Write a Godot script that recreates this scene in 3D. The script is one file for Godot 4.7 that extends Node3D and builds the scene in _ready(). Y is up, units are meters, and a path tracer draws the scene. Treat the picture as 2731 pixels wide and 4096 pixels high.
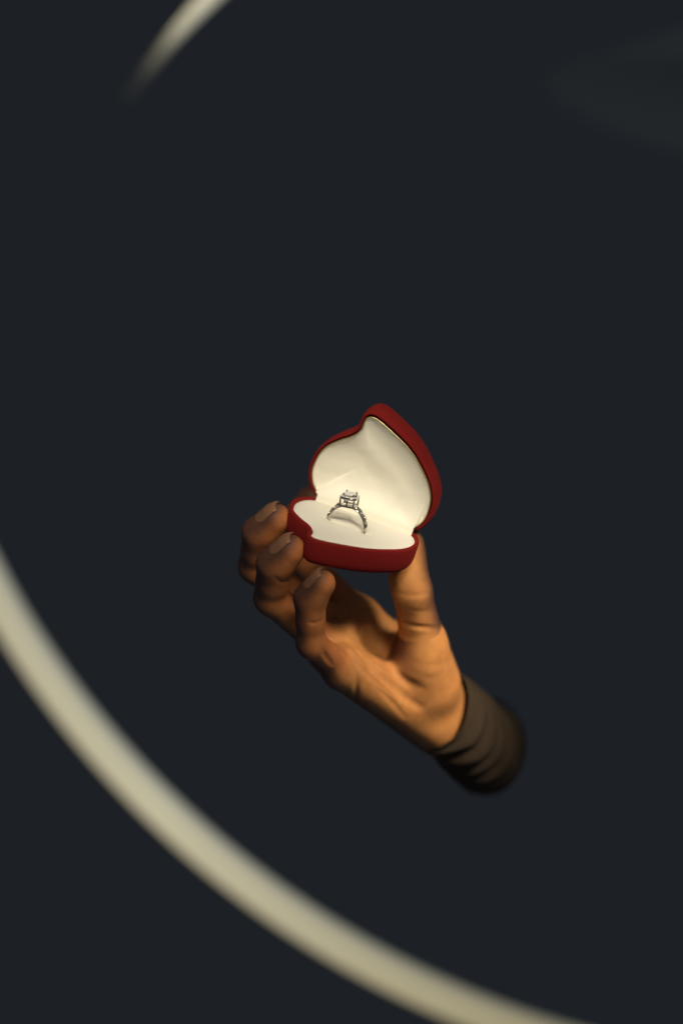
extends Node3D
# A hand holding an open red heart ring box, seen past the rim of a ring lamp against a dark wall.
# Measurements are in millimetres round the box (x right, y up, z towards the camera) and are scaled to metres.

const MM := 0.001
const LIFT := Vector3(0, 1.3, 0)            # height of the scene's middle above the floor, metres
const CAM_D := 1027.0                        # camera to middle of the box, mm
const PXMM := 0.125                          # mm per photograph pixel at the middle of the box

# the box: x axis along the hinge, y axis out of the base cushion, z axis towards the cleft of the heart
const BX := Vector3(0.91829305, -0.33129037, 0.21905606)
const BY := Vector3(0.2381002, 0.90030855, 0.36494219)
const BZ := Vector3(-0.31761482, -0.28296798, 0.90506019)
const BO := Vector3(12.297, -1.659, -20.0)

const ACROSS := Vector3(0.2, 0.54, -0.82)    # from the little finger's side of the hand to the index side

var used := {}
var noise := FastNoiseLite.new()

# ------------------------------------------------------------------ small helpers
func at(px: float, py: float, z: float) -> Vector3:
	var s := (CAM_D - z) / CAM_D
	return Vector3((px - 1365.5) * PXMM * s, (2048.0 - py) * PXMM * s, z)

func numbered(called: String) -> String:
	var n: int = used.get(called, 0)
	used[called] = n + 1
	return called if n == 0 else "%s_%03d" % [called, n]

func thing(called: String, label: String, category: String, xf: Transform3D) -> Node3D:
	var o := Node3D.new()
	o.name = numbered(called)
	add_child(o, true)
	o.transform = xf
	o.set_meta("label", label)
	o.set_meta("category", category)
	return o

func part(called: String, mesh: Mesh, mat: Material, parent: Node3D) -> MeshInstance3D:
	var o := MeshInstance3D.new()
	o.name = called
	o.mesh = mesh
	o.material_override = mat
	parent.add_child(o, true)
	return o

func std(col: Color, rough: float, metal := 0.0) -> StandardMaterial3D:
	var m := StandardMaterial3D.new()
	m.albedo_color = col.linear_to_srgb()
	m.roughness = rough
	m.metallic = metal
	return m

func noise_tex(freq: float, size: int, sd: int, normal := false, strength := 4.0, oct := 4) -> NoiseTexture2D:
	var f := FastNoiseLite.new()
	f.seed = sd
	f.frequency = freq
	f.fractal_octaves = oct
	var t := NoiseTexture2D.new()
	t.noise = f
	t.width = size
	t.height = size
	t.seamless = true
	t.as_normal_map = normal
	t.bump_strength = strength
	return t

func ramped(t: NoiseTexture2D, a: Color, b: Color) -> NoiseTexture2D:
	var g := Gradient.new()
	g.set_color(0, a)
	g.set_color(1, b)
	t.color_ramp = g
	return t

# rows of points -> smooth sheet; front side is that of (row direction) x (column direction)
func sheet(rows: Array, close_cols := false, flip := false, uvs := false) -> ArrayMesh:
	var st := SurfaceTool.new()
	st.begin(Mesh.PRIMITIVE_TRIANGLES)
	st.set_smooth_group(0)
	var nr := rows.size()
	var nc: int = rows[0].size()
	for i in nr:
		for j in nc:
			if uvs:
				st.set_uv(Vector2(float(j) / (nc - 1), float(i) / (nr - 1)))
			st.add_vertex(rows[i][j] * MM)
	var cols := nc if close_cols else nc - 1
	for i in nr - 1:
		for j in cols:
			var a := i * nc + j
			var b := i * nc + (j + 1) % nc
			var c := (i + 1) * nc + j
			var d := (i + 1) * nc + (j + 1) % nc
			var idx := [a, b, c, b, d, c] if not flip else [a, c, b, b, c, d]
			for k in idx:
				st.add_index(k)
	st.generate_normals()
	return st.commit()

func tube(pts: Array, rad: Array, sides: int, uvs := false) -> ArrayMesh:
	var rows := []
	var up := Vector3(0.13, 0.31, 0.94).normalized()
	var n := pts.size()
	for i in n:
		var t: Vector3 = (pts[mini(i + 1, n - 1)] - pts[maxi(i - 1, 0)]).normalized()
		var s := t.cross(up).normalized()
		up = s.cross(t).normalized()
		var row := []
		for k in sides + 1:
			var w := TAU * k / sides
			row.append(pts[i] + (s * cos(w) + up * sin(w)) * rad[i])
		rows.append(row)
	var r0 := []
	var r1 := []
	for k in sides + 1:
		r0.append(pts[0])
		r1.append(pts[n - 1])
	rows.push_front(r0)
	rows.push_back(r1)
	return sheet(rows, false, false, uvs)

func spline(ctrl: Array, per: int, closed := false) -> Array:
	var out := []
	var n := ctrl.size()
	for i in (n if closed else n - 1):
		var p0 = ctrl[(i - 1 + n) % n] if closed else ctrl[maxi(i - 1, 0)]
		var p1 = ctrl[i]
		var p2 = ctrl[(i + 1) % n]
		var p3 = ctrl[(i + 2) % n] if closed else ctrl[mini(i + 2, n - 1)]
		for k in per:
			var t := float(k) / per
			out.append(0.5 * ((2.0 * p1) + (p2 - p0) * t + (2.0 * p0 - 5.0 * p1 + 4.0 * p2 - p3) * t * t + (3.0 * p1 - p0 - 3.0 * p2 + p3) * t * t * t))
	if not closed:
		out.append(ctrl[n - 1])
	return out

func ball(c: Vector3, r: Vector3, basis := Basis.IDENTITY, nu := 14, nv := 8) -> ArrayMesh:
	var rows := []
	for i in nv + 1:
		var row := []
		var th := PI * i / nv
		for j in nu + 1:
			var ph := TAU * j / nu
			row.append(c + basis * (Vector3(sin(th) * cos(ph), cos(th), sin(th) * sin(ph)) * r))
		rows.append(row)
	return sheet(rows)

func add_box(st: SurfaceTool, c: Vector3, size: Vector3, basis := Basis.IDENTITY) -> void:
	var m := BoxMesh.new()
	m.size = size * MM
	st.append_from(m, 0, Transform3D(basis, c * MM))

# ------------------------------------------------------------------ the ring box
var outline := []          # heart outline of the linings, (u, v)
var outer_n := []          # outward normals

func make_outline() -> void:
	var c := [Vector2(-26.5, 3.2), Vector2(-30.6, 6.6), Vector2(-32.6, 12.2), Vector2(-32.6, 17.3), Vector2(-31.0, 23.8), Vector2(-28.0, 28.8), Vector2(-22.4, 33.9), Vector2(-18.1, 37.0), Vector2(-15.1, 40.0), Vector2(-13.3, 43.4), Vector2(-12.9, 46.6), Vector2(-12.1, 49.4), Vector2(-9.6, 50.9), Vector2(-5.4, 50.1), Vector2(0.2, 47.8), Vector2(7.4, 44.4), Vector2(12.6, 41.4), Vector2(17.4, 37.7), Vector2(23.3, 31.6), Vector2(27.0, 26.8), Vector2(29.5, 21.5), Vector2(30.4, 16.0), Vector2(30.2, 11.2), Vector2(29.0, 7.0), Vector2(26.2, 3.6), Vector2(20.0, 2.7), Vector2(10.0, 2.5), Vector2(0, 2.5), Vector2(-10, 2.5), Vector2(-20, 2.6)]
	outline = spline(c, 12, true)
	var n := outline.size()
	for i in n:
		var t: Vector2 = (outline[(i + 2) % n] - outline[(i - 2 + n) % n]).normalized()
		outer_n.append(Vector2(-t.y, t.x))

func shell_rows(profile: Array, lid: bool, zoff: Vector3) -> Array:
	var rows := []
	for pr in profile:
		var row := []
		for i in outline.size() + 1:
			var k := i % outline.size()
			var p: Vector2 = outline[k] + outer_n[k] * pr.x
			if p.y < 0.25:
				p.y = 0.25
			if lid:
				p.y += 2.0 * smoothstep(30.0, 52.0, p.y) * smoothstep(1.0, -5.0, pr.y)
			row.append((Vector3(p.x, p.y, pr.y) if lid else Vector3(p.x, pr.y, p.y)) + zoff)
		rows.append(row)
	return rows

func cap_rows(inset: float, level: float, lid: bool, zoff: Vector3, centre: Vector2) -> Array:
	var rows := []
	for f in [1.0, 0.6, 0.25, 0.0]:
		var row := []
		for i in outline.size() + 1:
			var k := i % outline.size()
			var p: Vector2 = outline[k] + outer_n[k] * inset
			p.y = maxf(p.y, 0.25)
			if lid:
				p.y += 2.0 * smoothstep(30.0, 52.0, p.y)
			p = centre + (p - centre) * f
			row.append((Vector3(p.x, p.y, level) if lid else Vector3(p.x, level, p.y)) + zoff)
		rows.append(row)
	return rows

func lining_z(p: Vector2, edge: float) -> float:
	# how deep the satin of the lid lies; edge runs from 0 in the middle to 1 at the gold rim
	var dip := -5.2 * (1.0 - pow(edge, 3.0))
	dip += 1.3 * exp(-pow((p.x * 0.55 + p.y * 0.84 - 24.0) / 6.0, 2.0)) * (1.0 - edge * edge)
	dip += 0.9 * exp(-pow((p.x * 0.9 - p.y * 0.42 - 6.0) / 4.5, 2.0)) * (1.0 - pow(edge, 4.0))
	dip += 0.35 * noise.get_noise_2d(p.x * 2.2, p.y * 2.2) * (1.0 - pow(edge, 6.0))
	return dip

func lid_z(p: Vector2, edge: float) -> float:
	# towards the hinge the satin swings forward to meet the cushion; it ends in a fold on the left and a free edge on the right
	var z := lining_z(p, edge)
	var sd := (p - Vector2(-28.0, 4.5)).dot(Vector2(0.724, -0.69))
	var m := smoothstep(-0.3, 1.0, sd) * smoothstep(0.35, -0.35, p.x - lerpf(26.6, 27.8, p.y / 12.0))
	m = lerpf(m, 1.0, smoothstep(13.0, 22.0, p.y))
	var drape := pow(1.0 - clampf(p.y / 25.0, 0.0, 1.0), 2.2) * m
	return lerpf(z, 4.3 + 0.4 * sin(p.x * 0.12 + 0.6), drape)

const LID_C := Vector2(-3.0, 23.0)

func lid_edge(p: Vector2) -> float:
	# fraction of the way from the lid's middle to its outline
	var d := p - LID_C
	var ang := d.angle()
	var best := 0.0
	var n := outline.size()
	for i in n:
		var q0: Vector2 = outline[i] - LID_C
		var q1: Vector2 = outline[(i + 1) % n] - LID_C
		var a0 := angle_difference(q0.angle(), ang)
		var a1 := angle_difference(q1.angle(), ang)
		if a0 * a1 <= 0.0 and absf(a0) < 0.5 and absf(a1) < 0.5:
			best = maxf(best, q0.lerp(q1, absf(a0) / maxf(absf(a0) + absf(a1), 1e-6)).length())
	return clampf(d.length() / maxf(best, 1.0), 0.0, 1.0)

func build_box(velvet: Material, flock: Material, satin: Material, gold: Material) -> Node3D:
	var shift := Vector3(0, 14, -24)        # so that the node sits under the middle of the base
	var org := BO - BY * 14.0 + BZ * 24.0
	var o := thing("ring_box", "open red velvet heart-shaped ring box with white lining, held up in the hand", "ring box", Transform3D(Basis(BX, BY, BZ), org * MM + LIFT))
	# base shell
	var prof := [Vector2(-1.2, -3.5), Vector2(0.05, -1.6), Vector2(0.3, -0.4), Vector2(0.75, 0.35), Vector2(1.35, 0.6), Vector2(1.95, 0.35), Vector2(2.35, -0.3), Vector2(2.5, -1.2), Vector2(2.45, -4.5), Vector2(2.2, -8.5), Vector2(1.7, -10.8), Vector2(1.0, -12.2), Vector2(0.0, -13.1), Vector2(-1.4, -13.7), Vector2(-2.5, -13.8)]
	var rows := shell_rows(prof, false, shift)
	rows.append_array(cap_rows(-2.5, -13.8, false, shift, Vector2(-1, 21)).slice(1))
	part("base_shell", sheet(rows), velvet, o)
	# cushion of white flock with the slit that grips the ring
	var cen := Vector2(-1.0, 21.0)
	rows = []
	var nr := 110
	for i in nr + 1:
		var f := pow(float(i) / nr, 0.8)
		var row := []
		for j in outline.size() + 1:
			var k := j % outline.size()
			var p: Vector2 = cen + (outline[k] + outer_n[k] * 0.25 - cen) * f
			var y := 0.1 + 0.9 * (1.0 - pow(f, 2.4)) - 1.2 * pow(f, 26.0)
			var along := (p.x + 2.9)
			var dv := p.y - (23.75 + 0.03 * along)
			var ends := smoothstep(13.5, 9.5, absf(along))
			y -= 1.7 * exp(-pow(dv / 0.75, 2.0)) * ends
			y -= 0.55 * exp(-pow(dv / 2.6, 2.0)) * smoothstep(15.5, 8.5, absf(along))
			y -= 0.5 * exp(-(pow((p.x - 9.5) / 1.7, 2.0) + pow((p.y - 24.6) / 0.8, 2.0)))
			y += 0.12 * noise.get_noise_2d(p.x * 4.0, p.y * 4.0)
			row.append(Vector3(p.x, y, p.y) + shift)
		rows.append(row)
	part("cushion", sheet(rows, false, true), flock, o)
	# lid shell
	prof = [Vector2(-0.6, -5.0), Vector2(0.5, -3.0), Vector2(0.75, -1.2), Vector2(1.0, -0.35), Vector2(1.5, 0.1), Vector2(2.05, -0.1), Vector2(2.4, -0.7), Vector2(2.5, -1.6), Vector2(2.45, -6.0), Vector2(2.4, -11.0), Vector2(1.9, -14.4), Vector2(0.8, -16.8), Vector2(-1.2, -18.3), Vector2(-4.0, -19.0)]
	rows = shell_rows(prof, true, shift)
	rows.append_array(cap_rows(-4.0, -19.0, true, shift, Vector2(-1, 21)).slice(1))
	part("lid_shell", sheet(rows, false, true), velvet, o)
	# satin lining of the lid
	rows = []
	nr = 130
	for i in nr + 1:
		var f := float(i) / nr
		var row := []
		for j in outline.size() + 1:
			var k := j % outline.size()
			var p: Vector2 = LID_C + (outline[k] - LID_C) * f
			row.append(Vector3(p.x, p.y, lid_z(p, f)) + shift)
		rows.append(row)
	part("lid_lining", sheet(rows), satin, o)
	# gilt edge of the lining card, open along the hinge
	var pts := []
	var rad := []
	for i in outline.size():
		var p: Vector2 = outline[i]
		if i > 4 and i < 24 * 12:
			pts.append(Vector3(p.x, p.y, 0.1) + Vector3(outer_n[i].x, outer_n[i].y, 0) * 0.1 + shift)
			rad.append(0.42)
	part("gilt_edge", tube(pts, rad, 8), gold, o)
	# satin strip that bridges the hinge from cushion to lid
	rows = []
	for i in 13:
		var y := lerpf(-0.8, 3.6, i / 12.0)
		var row := []
		for j in 61:
			var u := lerpf(-26.4, 26.4, j / 60.0)
			var p := Vector2(u, maxf(y, 2.8))
			var z := lid_z(p, 0.995) - 0.12 * smoothstep(2.6, 3.6, y) + maxf(2.8 - y, 0.0) * 0.30
			row.append(Vector3(u, y, z) + shift)
		rows.append(row)
	part("hinge_lining", sheet(rows, false, true), satin, o)
	return o

# ------------------------------------------------------------------ the finger ring
func build_ring(metal: Material, brushed: Material, diamond: Material, small_stone: Material) -> void:
	var c := Vector3(-2.85, 1.5, 23.7)
	var y := Vector3(-0.145, 1.0, -0.035).normalized()
	var x := (Vector3(1, 0, 0.03) - y * y.dot(Vector3(1, 0, 0.03))).normalized()
	var z := x.cross(y)
	var box := Basis(BX, BY, BZ)
	var o := thing("engagement_ring", "silver engagement ring with square stone standing in the white cushion of the red box", "ring", Transform3D(box * Basis(x, y, z), (BO + box * (c - y * 10.2)) * MM + LIFT))
	var mid := Vector3(0, 10.2, 0)
	# band: a softened rectangular section swept round
	var sec := [Vector2(-0.35, -1.45), Vector2(-0.5, -1.2), Vector2(-0.5, 1.2), Vector2(-0.35, 1.45), Vector2(0.25, 1.45), Vector2(0.4, 1.2), Vector2(0.4, -1.2), Vector2(0.25, -1.45), Vector2(-0.35, -1.45)]
	var rows := []
	for i in 97:
		var w := TAU * i / 96.0
		var row := []
		for q in sec:
			row.append(mid + Vector3(sin(w), cos(w), 0) * (9.55 + q.x) + Vector3(0, 0, q.y))
		rows.append(row)
	part("band", sheet(rows, false, true), metal, o)
	# twisted links on both shoulders
	for side in [-1.0, 1.0]:
		for k in 8:
			var w: float = side * deg_to_rad(27.0 + k * 11.0)
			var r := Vector3(sin(w), cos(w), 0)
			var t := Vector3(cos(w), -sin(w), 0)
			var zz := (0.5 if k % 2 == 0 else -0.5) * lerpf(1.3, 1.0, k / 7.0)
			var tw := t.rotated(r, 0.38 * (1.0 if k % 2 == 0 else -1.0))
			part("link", ball(mid + r * lerpf(10.55, 10.2, k / 7.0) + Vector3(0, 0, zz), Vector3(1.75, 0.5, 0.85), Basis(tw, r, tw.cross(r)), 14, 10), metal, o)
		# under-strand that runs from the gallery down to the band
		var pts := []
		var rad := []
		for k in 9:
			var w: float = side * deg_to_rad(lerpf(24.0, 52.0, k / 8.0))
			pts.append(mid + Vector3(sin(w), cos(w), 0) * lerpf(11.6, 9.9, k / 8.0) + Vector3(0, 0, 0.9 * (1.0 - k / 8.0)))
			rad.append(0.33)
		part("shoulder_strand", tube(pts, rad, 8), metal, o)
	# gallery: open basket with two windows to each side
	var st := SurfaceTool.new()
	st.begin(Mesh.PRIMITIVE_TRIANGLES)
	var hy0 := 10.2
	var hy1 := 13.9
	for sz in [-1.0, 1.0]:
		for sx in ([-1.0, 0.0, 1.0] if sz > 0.0 else [-1.0, 1.0]):
			var tilt: float = sx * 0.06
			add_box(st, mid + Vector3(sx * 3.55, (hy0 + hy1) * 0.5, sz * 3.5), Vector3(0.8, hy1 - hy0 + 0.1, 0.5), Basis(Vector3(0, 0, 1), -tilt))
		add_box(st, mid + Vector3(0, hy0 - 0.15, sz * 3.495), Vector3(7.9, 0.92, 0.51))
	for sx in [-1.0, 1.0]:
		add_box(st, mid + Vector3(sx * 3.55, hy0 - 0.15, 0), Vector3(0.60, 0.71, 6.5))
	part("gallery", st.commit(), brushed, o)
	# halo frame: rounded square ring
	rows = []
	for q in [Vector2(-1.5, 0.0), Vector2(-1.5, 0.75), Vector2(-1.2, 0.9), Vector2(-0.15, 0.9), Vector2(0.0, 0.75), Vector2(0.0, -0.25), Vector2(-0.2, -0.4), Vector2(-1.3, -0.4), Vector2(-1.5, 0.0)]:
		var row := []
		for i in 65:
			var w := TAU * i / 64.0
			var k := pow(pow(absf(cos(w)), 3.6) + pow(absf(sin(w)), 3.6), -1.0 / 3.6)
			row.append(mid + Vector3(cos(w) * k * (4.5 + q.x), 14.0 + q.y, sin(w) * k * (4.6 + q.x)))
		rows.append(row)
	part("halo", sheet(rows), metal, o)
	# small stones set round the halo
	for i in 30:
		var w := TAU * (i + 0.5) / 30.0
		var k := pow(pow(absf(cos(w)), 3.6) + pow(absf(sin(w)), 3.6), -1.0 / 3.6)
		part("halo_stone", gem(mid + Vector3(cos(w) * k * 3.8, 14.95, sin(w) * k * 3.9), 0.42, 0.24, 0.12, 0.3, 6, 2.0), small_stone, o)
	# square centre stone and its claws
	part("centre_stone", gem(mid + Vector3(0, 15.9, 0), 2.9, 1.8, 0.75, 2.1, 16, 6.0), diamond, o)
	for sx in [-1.0, 1.0]:
		for sz in [-1.0, 1.0]:
			var a := mid + Vector3(sx * 2.1, 13.6, sz * 2.1)
			var b := mid + Vector3(sx * 2.6, 16.3, sz * 2.6)
			part("claw", tube([a, a.lerp(b, 0.5), b, b + Vector3(-sx * 0.12, 0.4, -sz * 0.12), b + Vector3(-sx * 0.2, 0.62, -sz * 0.2)], [0.42, 0.45, 0.5, 0.45, 0.22], 10), metal, o)

func gem(c: Vector3, r: float, table: float, crown: float, pavilion: float, sides: int, power: float) -> ArrayMesh:
	# flat facets: table, two crown rows, girdle, pavilion rows
	var st := SurfaceTool.new()
	st.begin(Mesh.PRIMITIVE_TRIANGLES)
	st.set_smooth_group(-1)
	var lev := [[0.0, crown], [table, crown], [lerpf(table, r, 0.55), crown * 0.62], [r, 0.06], [r, -0.06], [r * 0.55, -pavilion * 0.55], [0.0, -pavilion]]
	var ring := func(k: int, i: int) -> Vector3:
		var w := TAU * (i + (0.5 if k == 2 or k == 5 else 0.0)) / sides
		var q := pow(pow(absf(cos(w)), power) + pow(absf(sin(w)), power), -1.0 / power)
		return (c + Vector3(cos(w) * q * lev[k][0], lev[k][1], sin(w) * q * lev[k][0])) * MM
	for k in lev.size() - 1:
		for i in sides:
			var a: Vector3 = ring.call(k, i)
			var b: Vector3 = ring.call(k, i + 1)
			var d: Vector3 = ring.call(k + 1, i)
			var e: Vector3 = ring.call(k + 1, i + 1)
			for v in [a, b, d, b, e, d]:
				st.add_vertex(v)
	st.generate_normals()
	return st.commit()

# ------------------------------------------------------------------ the hand (a smooth field, meshed as surface nets)
var ba: PackedVector3Array
var bb: PackedVector3Array
var br0: PackedFloat32Array
var br1: PackedFloat32Array
var bg: PackedInt32Array       # 0 palm, 1..5 fingers
var bd: PackedVector3Array     # dorsal direction of the bone
var ca: PackedVector3Array     # creases
var cb: PackedVector3Array
var cw: PackedFloat32Array
var cd: PackedFloat32Array

func bone(a: Vector3, b: Vector3, r0: float, r1: float, group: int, dorsal := Vector3.ZERO) -> void:
	ba.append(a)
	bb.append(b)
	br0.append(r0)
	br1.append(r1)
	bg.append(group)
	var d := dorsal
	if d == Vector3.ZERO:
		d = (b - a).normalized().cross(ACROSS)
	bd.append(d.normalized())

func crease(pts: Array, width: float, depth: float) -> void:
	# points on the skin, found by walking from the eye to the surface
	var eye := Vector3(0, 0, CAM_D)
	var all := PackedInt32Array(range(ba.size()))
	var hit := []
	for p in spline(pts, 8):
		var dir := (at(p.x, p.y, 0) - eye).normalized()
		var t := CAM_D - 90.0
		var found := false
		for k in 60:
			var d := field(eye + dir * t, all, PackedInt32Array())
			if d < 0.05:
				found = true
				break
			t += d * 0.9
			if t > CAM_D + 200.0:
				break
		if found:
			hit.append(eye + dir * t)
	for i in hit.size() - 1:
		if hit[i].distance_to(hit[i + 1]) < 12.0:
			ca.append(hit[i])
			cb.append(hit[i + 1])
			cw.append(width)
			cd.append(depth * (0.25 + 0.75 * sin(PI * (i + 0.5) / (hit.size() - 1))))

func seg(p: Vector3, a: Vector3, b: Vector3) -> float:
	var ab := b - a
	var t := clampf((p - a).dot(ab) / ab.length_squared(), 0.0, 1.0)
	return (p - a - ab * t).length()

func field(p: Vector3, near: PackedInt32Array, lines: PackedInt32Array) -> float:
	var palm := 1e3
	var fing := 1e3
	var cur := 1e3
	var grp := -1
	for i in near:
		var a := ba[i]
		var ab := bb[i] - a
		var t := clampf((p - a).dot(ab) / ab.length_squared(), 0.0, 1.0)
		var d := (p - a - ab * t).length() - lerpf(br0[i], br1[i], t)
		if bg[i] == 0:
			var h := maxf(9.0 - absf(palm - d), 0.0)
			palm = minf(palm, d) - h * h / 36.0
		else:
			if bg[i] != grp:
				fing = minf(fing, cur)
				grp = bg[i]
				cur = d
			else:
				var h := maxf(4.5 - absf(cur - d), 0.0)
				cur = minf(cur, d) - h * h / 18.0
	# neighbouring fingers meet in a sharp valley; all run softly into the palm
	fing = minf(fing, cur)
	var hh := maxf(6.0 - absf(palm - fing), 0.0)
	var r := minf(palm, fing) - hh * hh / 24.0
	if lines.size() > 0:
		var dent := 0.0
		for i in lines:
			var q := seg(p, ca[i], cb[i]) / cw[i]
			dent = maxf(dent, cd[i] * exp(-q * q))
		r += dent
	return r

func build_hand_mesh(cell: float) -> ArrayMesh:
	var lo := Vector3(1e4, 1e4, 1e4)
	var hi := -lo
	for i in ba.size():
		var r := maxf(br0[i], br1[i]) + 3.0
		for q in [ba[i], bb[i]]:
			lo = lo.min(q - Vector3(r, r, r))
			hi = hi.max(q + Vector3(r, r, r))
	const N := 8
	var bs := cell * N
	var nb := Vector3i(((hi - lo) / bs).ceil()) + Vector3i.ONE
	var stride := 4096
	var index := {}
	var verts := PackedVector3Array()
	var norms := PackedVector3Array()
	var cols := PackedColorArray()
	var edges := []
	var half := bs * 0.8661
	var M := N + 1
	var val := PackedFloat32Array()
	val.resize(M * M * M)
	for bz in nb.z:
		for by in nb.y:
			for bx in nb.x:
				var o := lo + Vector3(bx, by, bz) * bs
				var mid := o + Vector3(bs, bs, bs) * 0.5
				var near := PackedInt32Array()
				var dmin := 1e3
				for i in ba.size():
					var ab := bb[i] - ba[i]
					var t := clampf((mid - ba[i]).dot(ab) / ab.length_squared(), 0.0, 1.0)
					var d := (mid - ba[i] - ab * t).length() - lerpf(br0[i], br1[i], t)
					dmin = minf(dmin, d)
					if d < half + 16.0:
						near.append(i)
				if dmin > half + 7.0 or near.is_empty():
					continue
				var f0 := field(mid, near, PackedInt32Array())
				if absf(f0) > half + 5.0:
					continue
				var lines := PackedInt32Array()
				for i in ca.size():
					if seg(mid, ca[i], cb[i]) < half + cw[i] * 2.5:
						lines.append(i)
				var k := 0
				for z in M:
					for y in M:
						for x in M:
							val[k] = field(o + Vector3(x, y, z) * cell, near, lines)
							k += 1
				for z in N:
					for y in N:
						for x in N:
							var b := (z * M + y) * M + x
							var v0 := val[b]
							var v1 := val[b + 1]
							var v2 := val[b + M]
							var v3 := val[b + M + 1]
							var v4 := val[b + M * M]
							var v5 := val[b + M * M + 1]
							var v6 := val[b + M * M + M]
							var v7 := val[b + M * M + M + 1]
							var gx := bx * N + x
							var gy := by * N + y
							var gz := bz * N + z
							var id := (gz * stride + gy) * stride + gx
							var s0 := v0 < 0.0
							if (v1 < 0.0) != s0:
								edges.append([id, 0, s0])
							if (v2 < 0.0) != s0:
								edges.append([id, 1, s0])
							if (v4 < 0.0) != s0:
								edges.append([id, 2, s0])
							var neg := int(s0) + int(v1 < 0.0) + int(v2 < 0.0) + int(v3 < 0.0) + int(v4 < 0.0) + int(v5 < 0.0) + int(v6 < 0.0) + int(v7 < 0.0)
							if neg == 0 or neg == 8:
								continue
							var c := [v0, v1, v2, v3, v4, v5, v6, v7]
							var sum := Vector3.ZERO
							var cnt := 0
							for e in EDGES:
								var p: float = c[e[0]]
								var q: float = c[e[1]]
								if (p < 0.0) != (q < 0.0):
									var t := p / (p - q)
									sum += CORNER[e[0]].lerp(CORNER[e[1]], t)
									cnt += 1
							var g := Vector3(v1 + v3 + v5 + v7 - v0 - v2 - v4 - v6, v2 + v3 + v6 + v7 - v0 - v1 - v4 - v5, v4 + v5 + v6 + v7 - v0 - v1 - v2 - v3).normalized()
							var pos := o + (Vector3(x, y, z) + sum / cnt) * cell
							index[id] = verts.size()
							verts.append(pos)
							norms.append(g)
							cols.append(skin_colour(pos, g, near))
	var st := SurfaceTool.new()
	st.begin(Mesh.PRIMITIVE_TRIANGLES)
	for i in verts.size():
		st.set_normal(norms[i])
		st.set_color(cols[i])
		st.add_vertex((verts[i] - hand_org) * MM)
	var dx := 1
	var dy := stride
	var dz := stride * stride
	for e in edges:
		var id: int = e[0]
		var q: Array
		match e[1]:
			0: q = [id, id - dy, id - dy - dz, id - dz]
			1: q = [id, id - dz, id - dz - dx, id - dx]
			_: q = [id, id - dx, id - dx - dy, id - dy]
		if not (index.has(q[0]) and index.has(q[1]) and index.has(q[2]) and index.has(q[3])):
			continue
		var w := [index[q[0]], index[q[1]], index[q[2]], index[q[3]]]
		var idx := [0, 2, 1, 0, 3, 2] if e[2] else [0, 1, 2, 0, 2, 3]
		for k in idx:
			st.add_index(w[k])
	print("hand: ", verts.size(), " points")
	return st.commit()

const CORNER := [Vector3(0, 0, 0), Vector3(1, 0, 0), Vector3(0, 1, 0), Vector3(1, 1, 0), Vector3(0, 0, 1), Vector3(1, 0, 1), Vector3(0, 1, 1), Vector3(1, 1, 1)]
const EDGES := [[0, 1], [2, 3], [4, 5], [6, 7], [0, 2], [1, 3], [4, 6], [5, 7], [0, 4], [1, 5], [2, 6], [3, 7]]
var hand_org := Vector3.ZERO

func skin_colour(p: Vector3, n: Vector3, near: PackedInt32Array) -> Color:
	# the palm side of the hand is paler than its back
	var best := 1e3
	var d := Vector3.ZERO
	var to_finger := 1e2
	var to_palm := 1e2
	for i in near:
		var q := seg(p, ba[i], bb[i]) - br0[i]
		if q < best:
			best = q
			d = bd[i]
		if bg[i] > 0 and bg[i] < 5:
			to_finger = minf(to_finger, q)
		else:
			to_palm = minf(to_palm, q)
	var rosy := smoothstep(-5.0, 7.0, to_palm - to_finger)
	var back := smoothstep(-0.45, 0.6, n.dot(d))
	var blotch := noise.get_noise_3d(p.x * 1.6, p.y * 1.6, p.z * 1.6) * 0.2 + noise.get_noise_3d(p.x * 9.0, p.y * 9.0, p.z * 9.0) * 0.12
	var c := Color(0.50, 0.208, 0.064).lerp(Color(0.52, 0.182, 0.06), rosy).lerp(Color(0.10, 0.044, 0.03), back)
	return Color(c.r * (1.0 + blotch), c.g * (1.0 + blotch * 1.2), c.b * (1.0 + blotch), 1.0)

func t_of(a: Vector3, b: Vector3) -> Vector3:
	return (b - a).normalized()

func finger(group: int, mcp: Vector3, pip: Vector3, dip: Vector3, tip: Vector3, r: float) -> void:
	bone(mcp, pip, r * 1.32, r * 1.16, group)
	bone(pip, dip, r * 1.17, r * 1.07, group)
	bone(dip, tip, r * 1.03, r * 0.97, group)
	# soft flesh on the inside of the bend
	var m := (dip - pip).normalized()
	var dm := m.cross(ACROSS).normalized()
	bone(dip.lerp(tip, 0.4) - t_of(dip, tip).cross(ACROSS).normalized() * 1.4, dip.lerp(pip, 0.5) - dm * 1.0, r * 0.94, r * 1.04, group, dm)
	# pulp of the fingertip
	var t := (tip - dip).normalized()
	var dors := t.cross(ACROSS).normalized()
	bone(dip.lerp(tip, 0.35) - dors * 2.0, tip - dors * 1.3 - t * 0.6, r * 0.95, r * 0.9, group, dors)

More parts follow.
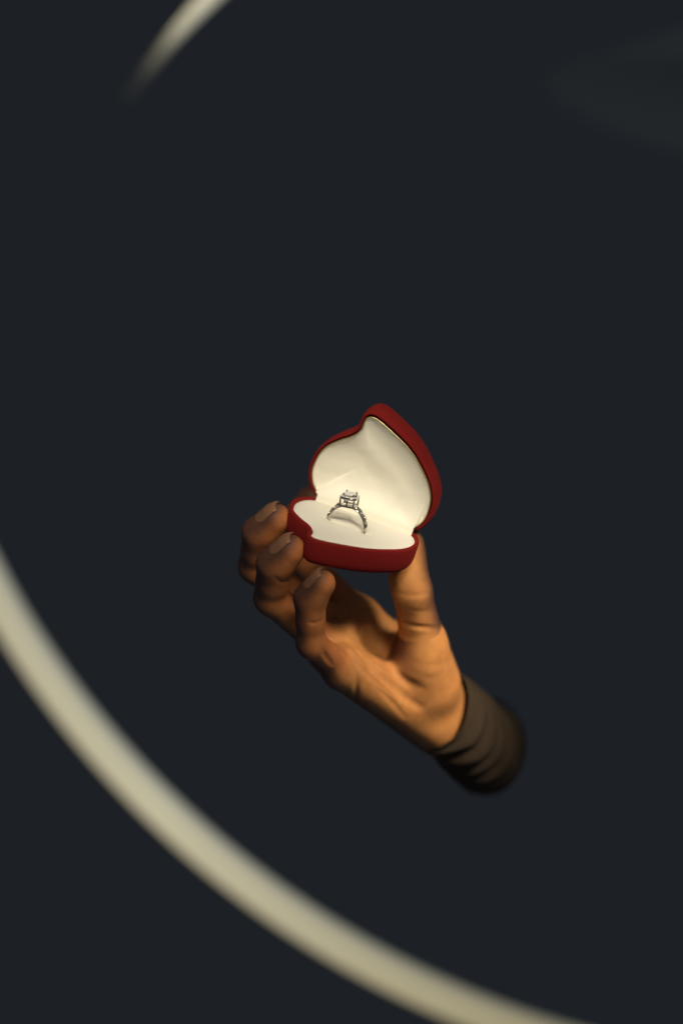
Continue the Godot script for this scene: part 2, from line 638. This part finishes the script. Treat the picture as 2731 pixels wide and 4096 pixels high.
func nail(dip: Vector3, tip: Vector3, r: float, mat: Material, o: Node3D) -> void:
	var t := (tip - dip).normalized()
	var d := t.cross(ACROSS).normalized()
	var l := d.cross(t).normalized()
	var rows := []
	var n := 22
	for i in n + 1:
		var s := float(i) / n
		var x := lerpf(-7.2, r * 0.93, s)
		var rr := r * 1.0 + 0.75
		if x > 0.0:
			rr = sqrt(maxf(rr * rr - x * x * 0.62, 0.5))
		var wide := sqrt(1.0 - pow(1.0 - clampf(s / 0.4, 0.0, 1.0), 2.0)) * (1.0 - 0.14 * pow(s, 3.0))
		wide = maxf(wide, 0.05)
		var row := []
		for j in 23:
			var q := (j - 11) / 10.0
			var skirt := 0.0
			if absf(q) > 1.0:
				q = signf(q)
				skirt = 0.9
			if i == 0 or i == n:
				skirt = 0.9
			var ph := q * 1.0 * wide
			row.append(tip + t * x + (d * cos(ph) + l * sin(ph)) * (rr - skirt) - hand_org)
		rows.append(row)
	part("fingernail", sheet(rows), mat, o)

func build_hand(skin: Material, nail_mat: Material, cloth: Material) -> void:
	hand_org = at(1850, 2930, -92)
	var o := thing("person", "right hand of a person in a dark sleeve holding up the red ring box", "person", Transform3D(Basis.IDENTITY, hand_org * MM + LIFT))
	var wrist := at(1850, 2930, -94)
	var m1 := at(1438, 2478, -68)
	var m2 := at(1372, 2530, -58)
	var m3 := at(1330, 2598, -44)
	var m4 := at(1375, 2672, -28)
	var pn := Vector3(0.76, 0.43, 0.48)      # out of the palm
	# palm
	bone(wrist + ACROSS * 10.0, m1, 14.0, 10.5, 0)
	bone(wrist + ACROSS * 3.0 - pn * 2.0, m2, 14.0, 10.5, 0)
	bone(wrist - ACROSS * 5.0 - pn * 2.0, m3, 14.0, 10.5, 0)
	bone(wrist - ACROSS * 8.0, m4, 12.5, 10.0, 0)
	bone(m1, m2, 10.0, 10.0, 0, -pn)
	bone(m2, m3, 10.0, 10.0, 0, -pn)
	bone(m3, m4, 9.8, 9.6, 0, -pn)
	bone(at(1470, 2722, -38), at(1740, 2890, -80), 10.5, 13.5, 0, -pn)     # heel below the little finger
	bone(at(1748, 2812, -78), at(1688, 2580, -46), 15.5, 12.4, 0, -pn)       # ball of the thumb
	bone(at(1715, 2745, -58), at(1678, 2655, -48), 14.5, 12.5, 0, -pn)
	bone(at(1555, 2560, -70), at(1690, 2640, -58), 8.5, 10.0, 0, -pn)        # web between thumb and index
	bone(wrist, wrist + Vector3(0.40, -0.42, -0.81) * 40.0, 15.0, 12.0, 0, -pn)
	# fingers
	var t1 := at(1245, 1995, -46)
	var d1 := at(1197, 2062, -53)
	var t2 := at(1100, 2072, -10)
	var d2 := at(1033, 2131, -17)
	var t3 := at(1157, 2196, 14)
	var d3 := at(1090, 2256, 7)
	var t4 := at(1285, 2328, 20)
	var d4 := at(1230, 2390, 13)
	finger(1, m1, at(1172, 2200, -70), d1, t1, 7.0)
	finger(2, m2, at(1024, 2266, -38), d2, t2, 7.2)
	finger(3, m3, at(1085, 2392, -14), d3, t3, 7.0)
	finger(4, m4, at(1246, 2574, 0), d4, t4, 5.9)
	# thumb
	var td := Vector3(0.75, 0.1, -0.65)
	bone(at(1688, 2570, -46), at(1648, 2365, -26), 11.6, 9.6, 5, td)
	bone(at(1648, 2365, -26), at(1632, 2172, -26), 9.6, 7.9, 5, td)
	bone(at(1626, 2310, -24), at(1626, 2200, -26), 8.6, 7.6, 5, td)
	# folds of the skin
	crease([Vector2(1605, 2492), Vector2(1660, 2506), Vector2(1720, 2512), Vector2(1775, 2508)], 1.4, 1.1)
	crease([Vector2(1585, 2372), Vector2(1640, 2382), Vector2(1700, 2376), Vector2(1740, 2360)], 1.4, 0.4)
	crease([Vector2(1600, 2430), Vector2(1680, 2446), Vector2(1750, 2440)], 1.4, 0.2)
	crease([Vector2(1385, 2560), Vector2(1430, 2605), Vector2(1490, 2670), Vector2(1560, 2735), Vector2(1620, 2790), Vector2(1680, 2830)], 2.2, 1.7)
	crease([Vector2(1330, 2540), Vector2(1380, 2590), Vector2(1425, 2650), Vector2(1500, 2720), Vector2(1570, 2780)], 1.7, 1.0)
	crease([Vector2(1410, 2640), Vector2(1424, 2690), Vector2(1424, 2760), Vector2(1415, 2800)], 1.4, 1.2)
	crease([Vector2(1500, 2740), Vector2(1560, 2800), Vector2(1620, 2870)], 1.4, 0.7)
	crease([Vector2(1440, 2590), Vector2(1500, 2640), Vector2(1600, 2710), Vector2(1700, 2760)], 2.2, 0.6)
	crease([Vector2(1640, 2640), Vector2(1720, 2660), Vector2(1800, 2650)], 1.8, 0.16)
	crease([Vector2(1640, 2690), Vector2(1730, 2712), Vector2(1810, 2695)], 1.8, 0.16)
	crease([Vector2(1240, 2490), Vector2(1262, 2494), Vector2(1292, 2478)], 1.0, 0.8)
	crease([Vector2(1100, 2310), Vector2(1130, 2330), Vector2(1170, 2318)], 1.0, 0.7)
	crease([Vector2(1290, 2590), Vector2(1300, 2620), Vector2(1330, 2660)], 1.2, 1.2)
	part("hand", build_hand_mesh(0.85), skin, o)
	nail(d2, t2, 7.2, nail_mat, o)
	nail(d3, t3, 7.0, nail_mat, o)
	nail(d4, t4, 5.9, nail_mat, o)
	# sleeve
	var p0 := at(1764, 2830, -76)
	var p1 := p0 + Vector3(0.50, -0.54, -0.67) * 26.0
	var p2 := p1 + Vector3(0.32, -0.32, -0.89) * 45.0
	var p3 := p2 + Vector3(0.08, -0.10, -0.99) * 80.0
	var path := spline([p0, p1, p2, p3, p3 + Vector3(0.05, -0.08, -0.995) * 110.0], 22)
	var rows := []
	var np := path.size()
	for i in range(-4, np):
		var k := maxi(i, 0)
		var ax: Vector3 = (path[mini(k + 1, np - 1)] - path[maxi(k - 1, 0)]).normalized()
		var e1 := (ACROSS - ax * ax.dot(ACROSS)).normalized()
		var e2 := ax.cross(e1).normalized()
		var up_right := (Vector3(0.74, 0.67, 0.0) - ax * ax.dot(Vector3(0.74, 0.67, 0.0))).normalized()
		var ss := k / 88.0
		var along := ss * 267.0
		var row := []
		for j in 97:
			var w := TAU * j / 96.0
			var dir := e1 * cos(w) * 1.08 + e2 * sin(w) * 0.86
			var r := 21.5 + 1.0 * smoothstep(0.0, 0.25, ss) + 3.0 * ss
			r += 2.4 * sin(along * 0.27 - 1.5 * dir.dot(up_right) + 1.3 * sin(w * 2.0 + 0.5)) * smoothstep(0.0, 0.05, ss) * exp(-ss * 3.0)
			r += 2.2 * noise.get_noise_3d(cos(w) * 26.0, sin(w) * 26.0, along * 0.9) * smoothstep(-0.02, 0.04, ss)
			var back := 0.0
			if i < 0:
				r -= 1.3 + (-i) * 0.1
				back = (-i) * 4.0
			elif i == 0:
				r -= 0.5
			var slant := -dir.dot(up_right) * r * 0.2
			row.append(path[k] + dir * r + ax * (back + slant * exp(-ss * 9.0)) - hand_org)
		rows.append(row)
	part("sleeve", sheet(rows), cloth, o)

# ------------------------------------------------------------------ the ring lamp
func build_lamp() -> void:
	var z := 245.0
	var pts2 := []
	# open hoop: from its free end at the upper left over the top, down the right side and back along the bottom
	for a in [-214.5, -208.0, -200.0, -190.0, -178.0]:
		pass
	var top := []
	for k in 9:
		var w := deg_to_rad(lerpf(213.5, 268.0, k / 8.0))
		top.append(Vector2(2493 + 2348 * cos(w), 1657 + 2348 * sin(w)))
	top[0] = Vector2(505, 400)
	pts2.append_array(top)
	for p in [Vector2(3300, -560), Vector2(4150, -60), Vector2(4650, 900), Vector2(4700, 2100), Vector2(4250, 3250), Vector2(3500, 4000)]:
		pts2.append(p)
	for k in 9:
		var w := deg_to_rad(lerpf(97.0, 156.0, k / 8.0))
		pts2.append(Vector2(3298 + 3800 * cos(w), 512 + 3800 * sin(w)))
	var ctrl := []
	for p in pts2:
		ctrl.append(at(p.x, p.y, z))
	var pts := spline(ctrl, 12)
	var rad := []
	var n := pts.size()
	for i in n:
		var f := float(i) / (n - 1)
		var r := 3.3
		r = lerpf(r, 7.0, smoothstep(0.30, 0.80, f))
		if i < 24:
			r *= lerpf(0.5, 1.0, smoothstep(0.0, 24.0, float(i)))
		rad.append(r)
	var org: Vector3 = at(2600, 4300, z)
	var o := thing("ring_lamp", "out-of-focus glowing cream ring lamp curving round the front of the hand", "lamp", Transform3D(Basis.IDENTITY, org * MM + LIFT))
	var shifted := []
	for p in pts:
		shifted.append(p - org)
	var glow := std(Color(0.22, 0.22, 0.22), 0.6)
	glow.emission_enabled = true
	glow.emission = Color(0.50, 0.46, 0.305).linear_to_srgb()
	glow.emission_energy_multiplier = 1.0
	# painted into the glow: flanks shaded dimmer, lens fringing cool inside and warm outside,
	# and brightness fading towards the free end and along the bottom
	var g := Gradient.new()
	g.set_color(0, Color(0, 0, 0))
	g.set_color(1, Color(0.85, 0.85, 0.85))
	g.add_point(0.02, Color(0.04, 0.04, 0.045))
	g.add_point(0.034, Color(0.26, 0.26, 0.26))
	g.add_point(0.050, Color(0.82, 0.82, 0.81))
	g.add_point(0.07, Color(1.1, 1.1, 1.1))
	g.add_point(0.71, Color(0.62, 0.58, 0.48))
	g.add_point(0.87, Color(1, 1, 1))
	var img := Image.create(64, 1024, false, Image.FORMAT_RGBF)
	for py in 1024:
		var lv := g.sample(py / 1023.0)
		for px in 64:
			var w := TAU * px / 63.0
			var front := maxf(sin(w), 0.0)
			var k := 0.42 + 0.64 * pow(front, 0.8)
			var side := cos(w) * (1.0 - front)
			var tint := Color(1, 1, 1).lerp(Color(0.86, 0.98, 1.35), clampf(side, 0.0, 1.0)).lerp(Color(1.1, 0.86, 0.68), clampf(-side, 0.0, 1.0))
			img.set_pixel(px, py, Color(lv.r * k * tint.r, lv.g * k * tint.g, lv.b * k * tint.b))
	var gt := ImageTexture.create_from_image(img)
	glow.emission_operator = BaseMaterial3D.EMISSION_OP_MULTIPLY
	glow.emission_texture = gt
	part("diffuser", tube(shifted, rad, 28, true), glow, o)
	# unseen spotlights out of view, placed to light the palm, box and fingertips
	beam(at(4200, 200, 235), at(1690, 2930, -62), 0.56, 8.8, 0.06)
	beam(at(2250, -200, 300), at(1350, 1935, -10), 0.41, 8.3, 0.085)
	beam(at(720, -160, 245), at(1400, 1960, -20), 0.09, 9.0, 0.05)

func beam(from: Vector3, to: Vector3, energy: float, angle: float, size: float) -> void:
	var key := SpotLight3D.new()
	key.name = numbered("unseen_spot")
	add_child(key)
	key.position = from * MM + LIFT
	key.look_at(to * MM + LIFT)
	key.light_color = Color(1.0, 0.95, 0.85)
	key.light_energy = energy
	key.light_size = size
	key.spot_angle = angle
	key.spot_angle_attenuation = 1.0
	key.spot_range = 6.0
	key.spot_attenuation = 2.0
	key.shadow_enabled = true

# ------------------------------------------------------------------
func _ready() -> void:
	noise.seed = 7
	noise.frequency = 0.02
	noise.fractal_octaves = 3
	# camera
	var cam := Camera3D.new()
	cam.name = "camera"
	add_child(cam)
	cam.position = Vector3(0, 0, CAM_D * MM) + LIFT
	var lens := CameraAttributesPhysical.new()
	lens.frustum_focal_length = 48.0
	lens.frustum_focus_distance = 1.022
	lens.exposure_aperture = 1.4
	lens.frustum_near = 0.05
	lens.frustum_far = 60.0
	cam.attributes = lens
	cam.fov = 2.0 * rad_to_deg(atan(2048.0 * PXMM / CAM_D))
	cam.near = 0.05
	cam.far = 60.0
	# surroundings: a dim, bluish dark room
	var env := Environment.new()
	env.background_mode = Environment.BG_COLOR
	env.background_color = Color(0.051, 0.060, 0.0735).linear_to_srgb()
	env.tonemap_mode = Environment.TONE_MAPPER_LINEAR
	env.tonemap_exposure = 1.0
	env.sdfgi_enabled = true
	env.ssao_enabled = true
	env.ssil_enabled = true
	var we := WorldEnvironment.new()
	we.environment = env
	add_child(we)
	# dark wall far behind
	var wall_mat := std(Color(0.226, 0.231, 0.236), 0.95)
	var wm := BoxMesh.new()
	wm.size = Vector3(9, 6, 0.12)
	var wall := MeshInstance3D.new()
	wall.name = "wall"
	wall.mesh = wm
	wall.material_override = wall_mat
	add_child(wall)
	wall.position = Vector3(0, 2.0, -2.4)
	wall.set_meta("kind", "structure")
	wall.set_meta("label", "plain dark wall lost in shadow behind the hand")
	# materials
	var velvet := std(Color(0.18, 0.0135, 0.0125), 1.0)
	velvet.metallic_specular = 0.1
	velvet.rim_enabled = true
	velvet.rim = 1.0
	velvet.rim_tint = 0.92
	velvet.normal_enabled = true
	velvet.normal_texture = noise_tex(0.12, 512, 11, true, 3.0)
	velvet.normal_scale = 0.35
	velvet.uv1_triplanar = true
	velvet.uv1_scale = Vector3(60, 60, 60)
	var flock := std(Color(0.77, 0.735, 0.65), 1.0)
	flock.metallic_specular = 0.1
	flock.rim_enabled = true
	flock.rim = 0.4
	flock.normal_enabled = true
	flock.normal_texture = velvet.normal_texture
	flock.normal_scale = 0.25
	flock.uv1_triplanar = true
	flock.uv1_scale = Vector3(80, 80, 80)
	var satin := std(Color(0.90, 0.86, 0.73), 0.42)
	satin.metallic_specular = 0.5
	satin.normal_enabled = true
	satin.normal_texture = noise_tex(0.05, 512, 21, true, 2.0)
	satin.normal_scale = 0.12
	satin.uv1_triplanar = true
	satin.uv1_scale = Vector3(60, 60, 60)
	var gold := std(Color(0.62, 0.47, 0.24), 0.35, 0.8)
	var silver := std(Color(0.64, 0.61, 0.56), 0.12, 1.0)
	var diamond := std(Color(0.86, 0.85, 0.80), 0.1, 0.15)
	diamond.metallic_specular = 1.0
	var small_stone := std(Color(0.85, 0.85, 0.82), 0.05)
	small_stone.metallic_specular = 1.0
	small_stone.clearcoat_enabled = true
	small_stone.clearcoat = 1.0
	var skin := std(Color(1, 1, 1), 0.6)
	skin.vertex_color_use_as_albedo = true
	skin.metallic_specular = 0.35
	skin.normal_enabled = true
	skin.normal_texture = noise_tex(0.06, 512, 31, true, 5.0)
	skin.normal_scale = 0.75
	skin.uv1_triplanar = true
	skin.uv1_scale = Vector3(45, 45, 45)
	skin.subsurf_scatter_enabled = true
	skin.subsurf_scatter_strength = 0.06
	var nail_mat := std(Color(0.20, 0.098, 0.056), 0.36)
	nail_mat.metallic_specular = 0.4
	var cloth := std(Color(0.044, 0.030, 0.020), 0.95)
	cloth.metallic_specular = 0.2
	cloth.normal_enabled = true
	cloth.normal_texture = noise_tex(0.15, 512, 41, true, 5.0)
	cloth.normal_scale = 0.6
	cloth.uv1_triplanar = true
	cloth.uv1_scale = Vector3(40, 40, 40)
	# things
	make_outline()
	build_lamp()
	# far behind: the grey cone shade of a hanging lamp that is switched off
	var shade_mat := std(Color(0.345, 0.36, 0.345), 0.9)
	var so := at(3010, 490, -620)
	var shade := thing("lamp_shade", "grey cone lampshade hanging unlit and blurred at the upper right", "lampshade", Transform3D(Basis(Vector3(0, 0, 1), -0.22), so * MM + LIFT))
	var prof := []
	for q in [Vector2(166, 0), Vector2(168, -1.5), Vector2(170, 0), Vector2(32, 84), Vector2(30, 86), Vector2(28, 84), Vector2(166, 0)]:
		var row := []
		for i in 97:
			row.append(Vector3(q.x * cos(TAU * i / 96.0), q.y, q.x * sin(TAU * i / 96.0)))
		prof.append(row)
	part("shade", sheet(prof), shade_mat, shade)
	part("cord", tube([Vector3(0, 84, 0), Vector3(2, 400, 0), Vector3(0, 900, 0)], [2.5, 2.5, 2.5], 10), wall_mat, shade)
	var spokes := []
	var st := SurfaceTool.new()
	st.begin(Mesh.PRIMITIVE_TRIANGLES)
	for k in 3:
		add_box(st, Vector3(0, 80 + k * 0.3, 0), Vector3(60, 2.5, 2.5), Basis(Vector3.UP, k * PI / 3.0))
	part("spoke_frame", st.commit(), wall_mat, shade)
	build_box(velvet, flock, satin, gold)
	build_ring(silver, std(Color(0.60, 0.56, 0.51), 0.26, 1.0), diamond, small_stone)
	build_hand(skin, nail_mat, cloth)
